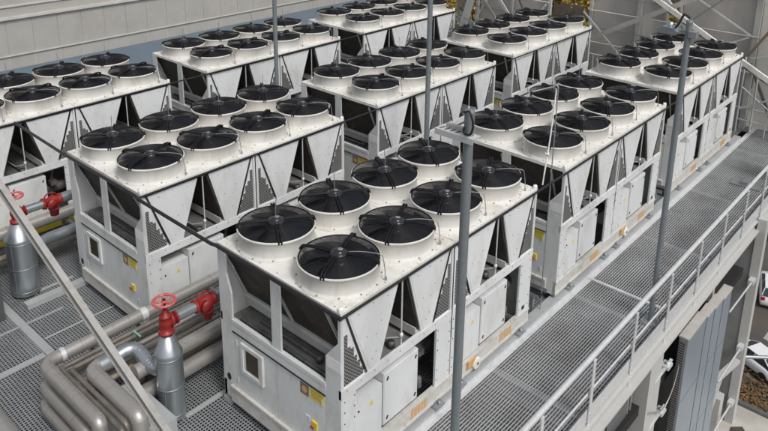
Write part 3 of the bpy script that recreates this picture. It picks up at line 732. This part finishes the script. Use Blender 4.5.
# ------------------------------------------------------------------ vessels with red valves
def vessel(x, y, r, zs, label):
    T = thing('pipe_vessel', (x,y,-.1), label, 'vessel', 'cone-topped metal vessels with red valves')
    q = MB(); q.lathe([(0,.05),(r,.05),(r,.06),(r,zs-.02),(r+.006,zs),(r*.93,zs+.03),(r*.42,zs+.32),(0,zs+.32)], n=40); q.build('body', M['clad'], T)
    q = MB()
    for k in range(3):
        a = k*2.1+.4; q.box(r*.8*math.cos(a)-.03,r*.8*math.cos(a)+.03,r*.8*math.sin(a)-.03,r*.8*math.sin(a)+.03,.005,.05)
    q.tube([(r*.99*math.cos(-1),r*.99*math.sin(-1),.06),(r*.99*math.cos(-1),r*.99*math.sin(-1),zs)],.006,4)
    q.build('foot', M['galv'], T)
    for zz in (.12, zs*.52, zs-.05):
        q = MB(); q.lathe([(r+.0005,zz-.012),(r+.004,zz-.010),(r+.004,zz+.010),(r+.0005,zz+.012)], n=40); q.build('seam_band', M['band2'], T)
    z0 = zs+.32
    q = MB(); q.lathe([(0,0),(.115,0),(.115,.03),(.085,.035),(.075,.10),(.095,.14),(.095,.20),(.07,.24),(.085,.25),(.085,.28),(.05,.285),(.04,.36),(0,.36)],(0,0,z0),22)
    q.lathe([(0,0),(.10,0),(.10,.04),(.065,.045),(.065,.10),(.0,.10)],(0,.06,z0+.16),18,axis='y'); q.lathe([(0,0),(.095,0),(.095,.02),(0,.02)],(0,.145,z0+.16),18,axis='y')
    for k in range(6):
        a = k*PI/3; q.lathe([(.012,-.01),(.012,.05),(0,.05)],(.1*math.cos(a),.1*math.sin(a),z0),6)
    q.build('gate_valve', M['red'], T)
    q = MB(); q.tube([(0,0,z0+.3),(0,0,z0+.53)], .02, 8); q.build('valve_stem', M['black'], T)
    q = MB(); n = 28; R0 = .15; ring = [(R0*math.cos(2*PI*k/n),R0*math.sin(2*PI*k/n),z0+.50) for k in range(n+1)]
    q.tube(ring, .020, 8, False)
    for k in range(5):
        a = 2*PI*k/5+.3; q.tube([(0,0,z0+.49),(.08*math.cos(a),.08*math.sin(a),z0+.485),(R0*math.cos(a),R0*math.sin(a),z0+.50)], .013, 6)
    q.lathe([(0,0),(.035,0),(.035,.03),(0,.035)],(0,0,z0+.475),10); q.build('hand_wheel', M['redw'], T)
    # outgoing line toward the chiller
    q = MB(); q.tube([(0,.16,z0+.16),(0,.46,z0+.16)], .075, 16); q.tube([(0,.80,z0+.16),(0,2.2,z0+.16)], .095, 16); q.lathe([(.10,0),(.10,.02),(.09,.02)],(0,1.2,z0+.16),16,axis='y'); q.build('outlet_pipe', M['clad'], T)
    q = MB(); q.lathe([(0,0),(.105,0),(.105,.035),(.08,.04),(.085,.12),(.11,.18),(.085,.28),(.08,.30),(.105,.305),(.105,.34),(0,.34)],(0,.46,z0+.16),20,axis='y')
    q.lathe([(0,0),(.075,0),(.085,.12),(.10,.125),(.10,.16),(0,.17)],(.0,.66,z0+.02-.14),16); q.tube(bend([(0,.50,z0+.25),(0,.55,z0+.33),(0,.68,z0+.33),(0,.74,z0+.25)],.06,4),.014,6)
    q.lathe([(0,0),(.07,0),(.08,.10),(.09,.11),(.09,.14),(0,.14)],(.0,.60,z0+.16),16,axis='x')
    q.build('strainer_valve', M['red'], T)
    return T
vessel(-2.76,-.68,.19,1.10,'shiny cone-topped vessel with red handwheel, beside the nearest chiller')
v2 = vessel(-7.38,-.78,.245,1.13,'duller cone-topped vessel with red handwheel, beside the middle row front chiller')
# flexible duct into the near vessel
T = thing('flexible_duct', (-3.2,-.9,.75), 'shiny ribbed flexible duct bending from the pipe into the near vessel', 'duct')
pts = bend([(-3.5,-1.15,.75),(-3.48,-.80,.80),(-3.05,-.80,.66),(-2.85,-.70,.66)], .22, 12)
pp = []; rr_ = []
for i, p in enumerate(pts): pp.append(p - T.location); rr_.append(.100)
q = MB(); q.tube(pp, rr_, 20)
for i in range(1, len(pp)-1, 3):
    t = (pp[i+1]-pp[i-1]).normalized(); q.tube([pp[i]-t*.006, pp[i]+t*.006], .107, 20)
q.build('duct', M['clad'], T)

# ------------------------------------------------------------------ pipes
def pipe(pts, r, label, mk='pipe', rb=.22, bands=True, grp='insulated pipes in the aisles'):
    T = thing('insulated_pipe', pts[0], label, 'pipe', grp)
    o = Vector(pts[0]); P = [p-o for p in bend(pts, rb, 8)]
    q = MB(); q.tube(P, r, 20); 
    q.build('pipe_run', M[mk], T)
    if bands:
        for i in range(len(pts)-1):
            a, b = Vector(pts[i])-o, Vector(pts[i+1])-o; ln = (b-a).length; d = (b-a).normalized(); s = .3
            while s < ln-.25:
                q = MB(); q.tube([a+d*(s-.010), a+d*(s+.010)], r+.003, 20, True); q.build('jacket_band', M['band'], T); s += .75
        # dark seams of the segmented elbows
        for i in range(2, len(P)-2):
            if i % 4 == 1 and (P[i+1]-P[i-1]).length < .35:
                t = (P[i+1]-P[i-1]).normalized(); q = MB(); q.tube([P[i]-t*.003, P[i]+t*.003], r+.002, 20, True); q.build('elbow_seam', M['band'], T)
    return T
pipe([(-4.12,9.5,.75),(-4.12,-1.85,.75),(-2.68,-1.85,.75),(-2.50,-1.85,.75),(-2.50,-1.85,-.1)], .098, 'thick beige pipe on the left of the bundle, topmost of its stack of three')
pipe([(-4.14,9.5,.43),(-4.14,-1.88,.43),(-2.75,-1.88,.43),(-2.75,-1.88,-.1)], .098, 'thick beige pipe in the middle of the stack of three at lower left')
pipe([(-4.16,9.5,.12),(-4.16,-1.9,.12),(-2.60,-1.9,.12)], .098, 'thick beige pipe at the bottom of the stack of three at lower left')
pipe([(-3.5,-1.14,.75),(-3.5,-1.46,.75),(-2.42,-1.46,.75),(-2.22,-1.46,.75),(-2.22,-1.46,-.1)], .110, 'thick beige pipe elbow joined to the shiny flexible duct')
q = MB(); q.tube([(-3.5,-1.34,.75),(-3.5,-1.08,.75)], .116, 22); tag(q.build('shiny_sleeve', M['clad']), 'shiny metal sleeve on the pipe before the flexible duct', 'pipe sleeve')
q = MB(); q.tube([(-4.12,-1.60,.75),(-4.12,-1.54,.75)], .104, 22); tag(q.build('pipe_clamp', M['rail']), 'pale clamp band on the thick left pipe close to its elbow', 'pipe clamp')
q = MB(); q.tube([(-4.12,-.34,.75),(-4.12,-.24,.75)], .104, 22); tag(q.build('pipe_clamp', M['rail']), 'pale clamp band on the thick left pipe near the diagonal brace', 'pipe clamp')
pipe([(-3.15,6,.62),(-3.15,-1.0,.62)], .11, 'thick beige pipe running behind the near vessel toward the nearest chiller')
pipe([(-3.10,6,.25),(-3.10,-1.2,.25)], .12, 'lower thick beige pipe behind the near vessel')
sm = [(-3.90,.70,.036,'thin brownish pipe right beside the thick left pipe','smallp'),(-3.76,.72,.036,'second thin brownish pipe of the bundle','smallp'),(-3.62,.66,.036,'thin ochre pipe of the bundle between the two thick pipes','pipe'),(-3.50,.45,.045,'dark medium pipe low in the middle of the bundle','pipe2'),(-3.38,.60,.036,'thin dark pipe nearest the vessel','smallp'),(-3.75,.28,.06,'medium brown pipe under the thin pipes','pipe2'),(-3.45,.2,.07,'lowest brown pipe of the bundle','pipe2')]
for i,(x,z,r,lb,mk) in enumerate(sm):
    ye = (-1.70,-1.62,None,-1.3,None,-1.72,-1.6)[i]
    if ye: pipe([(x,9,z),(x,ye,z),(-2.2-.05*i,ye,z),(-2.2-.05*i,ye,-.1)], r, lb, mk, .08, False)
    else: pipe([(x,9,z),(x,-.7,z),(x,-.7,-.1)], r, lb, mk, .08, False)
# supports
for y,lb in ((-1.05,'pipe support frame under the bundle near the flexible duct'),(1.0,'pipe support frame in the aisle beside the nearest chiller'),(3.2,'pipe support frame deep in the aisle'),(6.4,'pipe support frame beside the second chillers')):
    q = MB(); q.box(-4.32,-2.98,y-.03,y+.03,.53,.58); q.box(-4.34,-4.28,y-.03,y+.03,-.1,.53); q.box(-3.0,-2.94,y-.03,y+.03,-.1,.53); q.box(-4.32,-2.98,y-.03,y+.03,.1,.14)
    tag(q.build('pipe_support', M['galv']), lb, 'pipe support', 'pipe supports in the aisle')
q = MB(); q.prism([(-3.30,-1.75),(-2.55,-1.75),(-2.2,-1.15),(-2.2,-.95),(-3.30,-.95)],'z',.02,.40); q.v = q.v; tag(q.build('pipe_saddle_box', M['beam']), 'light grey metal box under the pipe elbow beside the near vessel', 'metal box')
q = MB(); q.box(-4.62,-4.40,-.75,-.45,-.095,-.06); q.box(-4.55,-4.47,-.68,-.52,-.06,.0); tag(q.build('floor_bracket', M['rail']), 'small pale bracket on the mesh beside the thick left pipe', 'bracket')
for x,y,lb in ((-3.70,-.62,'green clamp on the pipe bundle left of the near vessel'),(-3.3,1.02,'green clamp on the pipes behind the red valve')):
    q = MB(); q.box(x-.12,x+.08,y-.015,y+.015,.765,.78); q.box(x-.12,x-.10,y-.015,y+.015,.55,.765); tag(q.build('green_clamp', M['gclamp'] if 'gclamp' in M else M.setdefault('gclamp', mat('green_clamp_paint',(.22,.42,.33),.5))), lb, 'pipe clamp', 'green pipe clamps')
# second aisle
pipe([(-8.62,8,.55),(-8.62,-4,.55)], .125, 'thick beige pipe along the facade row front chiller, upper one')
pipe([(-8.30,8,.15),(-8.30,-4,.15)], .12, 'thick beige pipe along the facade row front chiller, lower one')
pipe([(-7.72,5,.62),(-7.72,-.2,.62),(-7.5,-.5,.62)], .11, 'thick pipe entering the farther vessel from the aisle', 'clad')
pipe([(-8.0,7,.40),(-8.0,-3,.40)], .06, 'thin brown pipe between the thick pipes of the facade aisle', 'pipe2', .2, False)
for y,lb in ((.6,'pipe support frame behind the farther vessel'),(3.0,'pipe support frame further down the facade aisle')):
    q = MB(); q.box(-8.8,-7.5,y-.03,y+.03,.36,.41); q.box(-8.82,-8.76,y-.03,y+.03,-.1,.36); q.box(-7.5,-7.44,y-.03,y+.03,-.1,.36); tag(q.build('pipe_support', M['galv']), lb, 'pipe support', 'pipe supports in the facade aisle')
q = MB(); q.box(-9.04,-8.98,-1.0,.9,.10,.32); tag(q.build('yellow_strip', M['yellow']), 'yellow strip along the foot of the facade row front chiller', 'marking strip')
q = MB(); q.box(-7.7,-6.85,-2.3,-1.36,-.098,1.52); q.box(-7.72,-6.83,-2.32,-1.34,1.521,1.55); q.box(-6.849,-6.835,-2.2,-1.45,.05,1.4); tag(q.build('grey_cabinet', M['greybox']), 'dark grey metal cabinet at the left edge of the photo', 'cabinet')
pipe([(-7,-2.86,.92),(-1.6,-2.86,.92)], .21, 'very thick beige pipe cut by the bottom left corner', 'pipe', .2)
# trays in the gaps between units
for x,y,lb in ((-5.7,5.05,'cable tray in the gap behind the middle row front chiller'),(-1.2,4.98,'cable tray in the gap behind the nearest chiller'),(-5.7,10.5,'cable tray in the gap before the rearmost middle chiller'),(-10.2,4.0,'cable tray in the gap of the facade row'),(-10.2,9.5,'second cable tray in the gap of the facade row'),(-1.2,10.5,'cable tray in the gap before the rearmost walkway chiller')):
    T = thing('cable_tray', (x,y,0), lb, 'cable tray', 'cable trays between the chillers')
    q = MB(); q.box(-1.2,1.2,-.15,-.14,.30,.38); q.box(-1.2,1.2,.14,.15,.30,.38)
    for k in range(12): q.box(-1.15+k*.2,-1.11+k*.2,-.139,.139,.30,.31)
    for sx in (-1.0,1.0): q.box(sx-.03,sx+.03,-.03,.03,-.1,.299)
    q.build('tray', M['galv'], T)
    q = MB()
    for k in range(3): q.tube([(-1.2,-.08+k*.07,.33),(1.2,-.07+k*.07,.33)], .018, 6)
    q.build('cables', M['rubber'], T)
    q = MB(); q.box(-.9,-.3,-.30,.25,0,.5+.3*random.random()); q.build('junction_box', M['paint'], T)

# ------------------------------------------------------------------ facade behind (left top)
WX = -21.5
WALL = thing('concrete_facade', (WX,10,-.1), 'beige panelled concrete wall behind the chillers at the upper left', 'wall')
q = MB(); q.box(WX-.5,WX,-40,60,-.1,7); part_of(WALL, q, 'wall', M['wall'])
q = MB(); k = -30
y = -8.0
while y < 40:
    q.box(WX-.0,WX+.015,y+.012,y+.893,.47,1.76); y += .905
part_of(WALL, q, 'wall_panels', M['wall'])
q = MB()
y = -8.0
while y < 40: q.box(WX+.001,WX+.01,y+.892,y+.908,-.05,.44); y += .905
q.box(WX,WX+.06,-9,40,.43,.468); part_of(WALL, q, 'base_ledge', M['joint'])
q = MB(); q.box(WX,WX+.12,-9,40,1.765,1.86); part_of(WALL, q, 'coping', M['joint'])
q = MB(); q.box(WX,WX+.05,-9,40,2.20,2.26); q.box(WX,WX+.03,-9,40,2.75,2.79); part_of(WALL, q, 'upper_ledge', M['joint'])
q = MB(); q.box(WX,-11.95,-40,60,-.3,-.05); tag(q.build('blue_roof_strip', M['blue']), kind='structure')

# ------------------------------------------------------------------ sheeted scaffold
SC = thing('sheeted_scaffold', (-6,17.2,-.1), 'grey sheeted steel scaffold with diagonal braces behind the rear chillers', 'scaffold')
def sp(mb, n, m): return part_of(SC, mb, n, m)
YS = 17.3
def sheet(x0,x1,z0,z1,m,y=YS):
    q = MB(); nx = max(2,int((x1-x0)/.25)); nz = max(2,int((z1-z0)/.4)); vs = []; fs = []
    for side in (0,.02):
        for i in range(nx+1):
            for j in range(nz+1):
                x = x0+(x1-x0)*i/nx; z = z0+(z1-z0)*j/nz
                vs.append((x, y+side+.02*math.sin(x*3.1+z*1.3)+.01*math.sin(x*9+z*2), z))
    off = (nx+1)*(nz+1)
    for i in range(nx):
        for j in range(nz):
            a = i*(nz+1)+j; fs.append((a,a+1,a+nz+2,a+nz+1)); fs.append((off+a,off+a+nz+1,off+a+nz+2,off+a+1))
    q.add(vs, fs, True); return sp(q, 'sheeting', m)
# bays: x ranges ; joints at z
for (x0,x1,m) in ((-10.0,-8.55,'sheetl'),(-8.5,-7.05,'sheet'),(-5.40,-3.82,'sheet'),(-3.72,-2.90,'sheetl'),(-2.44,-.32,'sheet'),(-.14,3.0,'sheetl')):
    for z0,z1 in ((-.05,.569),(.571,1.679),(1.681,2.759),(2.761,3.919),(3.921,5.219),(5.221,7.0)):
        sheet(x0,x1,z0,z1,M[m if random.random()>.2 else 'sheet'])
for x,w in ((-10.05,.10),(-8.52,.05),(-7.0,.09),(-5.44,.09),(-3.77,.13),(-2.87,.06),(-2.47,.07),(-.23,.16),(2.2,.1)):
    q = MB(); q.box(x-w/2,x+w/2,YS-.16,YS-.05,-.1,7); sp(q, 'scaffold_post', M['whitest'])
for z in (.57,1.68,2.76,3.92,5.22):
    for x0,x1 in ((-10,-7),(-5.4,-2.5),(-2.4,3)):
        q = MB(); q.tube([(x0,YS-.20,z),(x1,YS-.20,z)], .022, 8); sp(q, 'ledger', M['sheetl'])
def br(a,b,w,h,m='whitest',n='diagonal_brace'):
    q = MB(); q.beam(a,b,w,h,(0,-1,0)); sp(q, n, M[m])
br((-5.7,16.6,1.60),(-.6,16.6,4.46),.15,.09,'greybeam')
br((-1.98,16.95,3.03),(-.2,16.95,4.66),.04,.04,'galv')
br((-5.6,16.95,2.70),(-4.1,16.95,1.35),.05,.04)
br((-3.45,17.0,3.4),(-4.0,17.0,4.4),.05,.05,'brown'); br((-3.55,17.0,2.2),(-2.95,17.0,1.0),.09,.05,'greyst'); br((-3.9,16.9,4.6),(-2.0,16.9,2.6),.14,.10,'rail'); br((-2.2,16.9,1.0),(-1.0,16.9,2.5),.12,.08,'rail'); br((.0,16.9,3.9),(2.2,16.9,1.8),.14,.10,'rail')
br((-4.5,17.0,5.0),(-2.3,17.0,3.0),.03,.03,'galv')
br((-.3,16.95,2.2),(.5,16.95,3.6),.07,.04,'brown'); br((-.2,16.95,2.0),(.6,16.95,.4),.09,.04,'greyst'); br((-.2,16.95,2.15),(2.,16.95,2.9),.04,.04,'whitest')
br((-10.6,16.9,1.0),(-9.55,16.9,4.5),.25,.16); br((-9.95,16.9,2.9),(-8.75,16.9,1.6),.07,.06,'pipe'); br((-9.83,16.95,2.6),(-8.7,16.95,1.45),.03,.04,'joint')
br((-9.2,16.9,2.95),(-8.3,16.9,1.9),.11,.06); br((-8.3,17.0,3.0),(-7.7,17.0,1.9),.06,.04,'greyst')
br((-10.3,16.7,1.75),(-8.6,16.7,1.3),.05,.05,'galv'); br((-10.3,16.7,1.35),(-8.3,16.7,1.75),.03,.03,'galv')
for (xa,za,xb,zb,w) in ((-5.4,3.9,-3.8,5.2,.05),(-5.35,.6,-3.9,1.65,.05),(-2.4,3.9,-.3,2.8,.045),(-2.35,1.7,-.35,2.75,.035),(-8.45,.6,-7.05,2.7,.06),(-10.0,1.7,-8.6,3.9,.06),(.0,2.8,2.1,4.0,.06),(-.1,.6,2.1,1.7,.06),(-.1,3.9,1.4,2.2,.05)):
    br((xa,16.98,za),(xb,16.98,zb),w,.04,'rail')
for z in (.3,1.15,2.2,3.3):
    br((-10.0,17.02,z),(-7.05,17.02,z),.03,.03,'galv'); br((-5.4,17.02,z),(-2.9,17.02,z),.03,.03,'galv')
# stair stringer in front
SS = thing('scaffold_stair', (-2,16.4,3), 'long cream double stair beam slanting down to the right behind the rearmost chiller', 'stair')
q = MB(); q.beam((-3.1,16.35,3.66),(2.2,16.35,.85),.14,.09,(0,-1,0)); part_of(SS, q, 'stringer', M['deck'])
q = MB(); q.beam((-3.1,16.65,3.45),(2.2,16.65,.64),.08,.07,(0,-1,0)); part_of(SS, q, 'stringer', M['pipe2'])
for k in range(12):
    t = k/11; q = MB(); x = -3.0+5.1*t; z = 3.50-2.75*t; q.box(x-.1,x+.1,16.41,16.6,z-.015,z+.0); part_of(SS, q, 'tread', M['galv'])
# rail posts and thin frames near the rearmost walkway unit
T = thing('rear_guard_rail', (-5,16.2,-.1), 'thin pale guard rail in front of the scaffold between the two rear chillers', 'railing')
q = MB(); q.tube([(-6.6,16.3,1.50),(-2.5,16.3,1.50)], .018, 6)
for x in (-6.4,-5.6,-4.8,-4.0,-3.2): q.tube([(x,16.3,-.1),(x,16.3,1.5)], .016, 6)
part_of(T, q, 'rail', M['rail'])
T = thing('rear_rack', (.35,17,-.1), 'cluttered steel frame of tubes beyond the end of the walkway', 'steel frame')
for k,(a,b,r) in enumerate((((-.3,16.8,-.1),(-.3,16.8,2.2),.03),((.1,16.8,-.1),(.1,16.8,1.8),.03),((-.3,16.8,.6),(.9,16.8,1.3),.03),((-.3,16.8,1.3),(1.2,16.8,.3),.025),((.5,16.8,-.1),(.5,16.8,1.4),.02),((1.2,16.8,-.1),(1.2,16.8,1.6),.03),((-.3,16.8,.3),(1.4,16.8,.3),.02))):
    q = MB(); q.tube([a,b], r, 6); part_of(T, q, 'tube', M['rail'])
q = MB(); q.box(-8.66,-8.44,18.9,19.2,2.1,2.5); q.box(-8.6,-8.5,18.95,19.1,-.1,2.11)
M['green'] = mat('green_plastic', (.02,.42,.16), .35); tag(q.build('green_box', M['green']), 'small bright green box on a post beyond the rearmost middle chiller', 'box')

# ------------------------------------------------------------------ autumn bushes behind
def bush(x, y, z0, rx, rz, n, seed, label):
    T = thing('autumn_tree', (x,y,z0), label, 'tree', 'autumn trees behind the scaffold'); r = random.Random(seed)
    q = MB(); q.tube([(0,0,0),(.1,.05,rz*.6),(.05,.1,rz*1.2)], [.16,.10,.04], 8)
    for k in range(7):
        a = r.random()*6; h = rz*(.3+.1*k); q.tube([(0.05,.03,h),(rx*.4*math.cos(a),rx*.4*math.sin(a),h+.5),(rx*.75*math.cos(a),rx*.75*math.sin(a),h+.8)], [.05,.03,.01], 5)
    q.build('trunk', M['bark'], T)
    q = MB(); cl = [(r.gauss(0,rx*.45), r.gauss(0,rx*.45), rz*(.25+r.random()*1.3), r.uniform(.3,.6)) for _ in range(26)]
    for k in range(n):
        c = r.choice(cl); p = Vector((r.gauss(0,1),r.gauss(0,1),r.gauss(0,1))).normalized()*c[3]*r.random()**.4 + Vector(c[:3])
        s = r.uniform(.04,.09); u = Vector((r.gauss(0,1),r.gauss(0,1),r.gauss(0,1))).normalized(); w = u.orthogonal().normalized()
        q.add([p+u*s, p+w*s*.6, p-u*s, p-w*s*.6], [(0,1,2,3)])
    q.build('crown', M['leaf'], T)
bush(-9.2,21,-.1,1.6,2.6,5200,1,'golden autumn tree seen in the gap between the two sheeted scaffold parts')
bush(-7.0,22,-.1,1.6,2.4,5200,2,'yellow and rust autumn tree right of the green box')
bush(-3.6,20.5,-.1,1.3,3.2,4500,3,'orange autumn tree seen through the narrow scaffold gap by the walkway pole')
bush(-15.5,21,-.1,1.8,1.9,4500,4,'autumn tree beyond the rearmost facade row chiller')
bush(-12.3,20.5,-.1,1.2,1.9,3500,5,'small autumn tree left of the leaning white column')
q = MB(); q.box(-30,6,24,24.5,-.1,5.0); tag(q.build('rear_wall', M['pipe2']), 'brown wall far behind the autumn trees', 'wall')
q = MB(); q.box(-21,3,17.05,24,-.35,-.16); tag(q.build('rear_roof', M['roof']), kind='structure')

# ------------------------------------------------------------------ light
w = bpy.data.worlds.new('World'); S.world = w; w.use_nodes = True; N = w.node_tree.nodes; Lk = w.node_tree.links
bg = N['Background']; sky = N.new('ShaderNodeTexSky'); sky.sky_type = 'NISHITA'; sky.sun_disc = False
SUN_EL, SUN_AZ = math.radians(52), math.radians(105)      # azimuth clockwise from +y
sky.sun_elevation = SUN_EL; sky.sun_rotation = SUN_AZ; sky.air_density = 1.0; sky.dust_density = 4.0; sky.ozone_density = 1.0
hs = N.new('ShaderNodeHueSaturation'); hs.inputs['Saturation'].default_value = .28
Lk.new(sky.outputs[0], hs.inputs['Color']); Lk.new(hs.outputs[0], bg.inputs['Color']); bg.inputs['Strength'].default_value = .12
sd = bpy.data.lights.new('Sun', 'SUN'); sd.energy = 1.5; sd.angle = math.radians(12); sd.color = (1,.98,.95)
so = bpy.data.objects.new('Sun', sd); COL.objects.link(so)
dirv = Vector((math.sin(SUN_AZ)*math.cos(SUN_EL), math.cos(SUN_AZ)*math.cos(SUN_EL), math.sin(SUN_EL)))
so.rotation_euler = dirv.to_track_quat('Z','Y').to_euler()

# ------------------------------------------------------------------ camera
yaw, pitch, roll = -0.7057327756276961, -0.28056140008861485, 0.019569863029859445
f = Vector((math.sin(yaw)*math.cos(pitch), math.cos(yaw)*math.cos(pitch), math.sin(pitch)))
r = f.cross(Vector((0,0,1))).normalized(); u = r.cross(f)
c, s_ = math.cos(roll), math.sin(roll)
r2 = r*c + u*s_; u2 = u*c - r*s_
cd = bpy.data.cameras.new('Camera'); co = bpy.data.objects.new('Camera', cd); COL.objects.link(co)
mtx = Matrix((( r2.x,u2.x,-f.x,5.304),(r2.y,u2.y,-f.y,-5.208),(r2.z,u2.z,-f.z,7.881),(0,0,0,1)))
co.matrix_world = mtx
cd.sensor_width = 36; cd.lens = 728.358/768*36; cd.shift_x = (384-401.6356)/768; cd.shift_y = -(215.5-56.738)/768
cd.clip_start = .05; cd.clip_end = 1500
S.camera = co
S.view_settings.view_transform = 'Standard'; S.view_settings.look = 'None'; S.view_settings.gamma = 1; S.view_settings.use_curve_mapping = False
S.view_settings.exposure = 0.15
S.cycles.max_bounces = 6
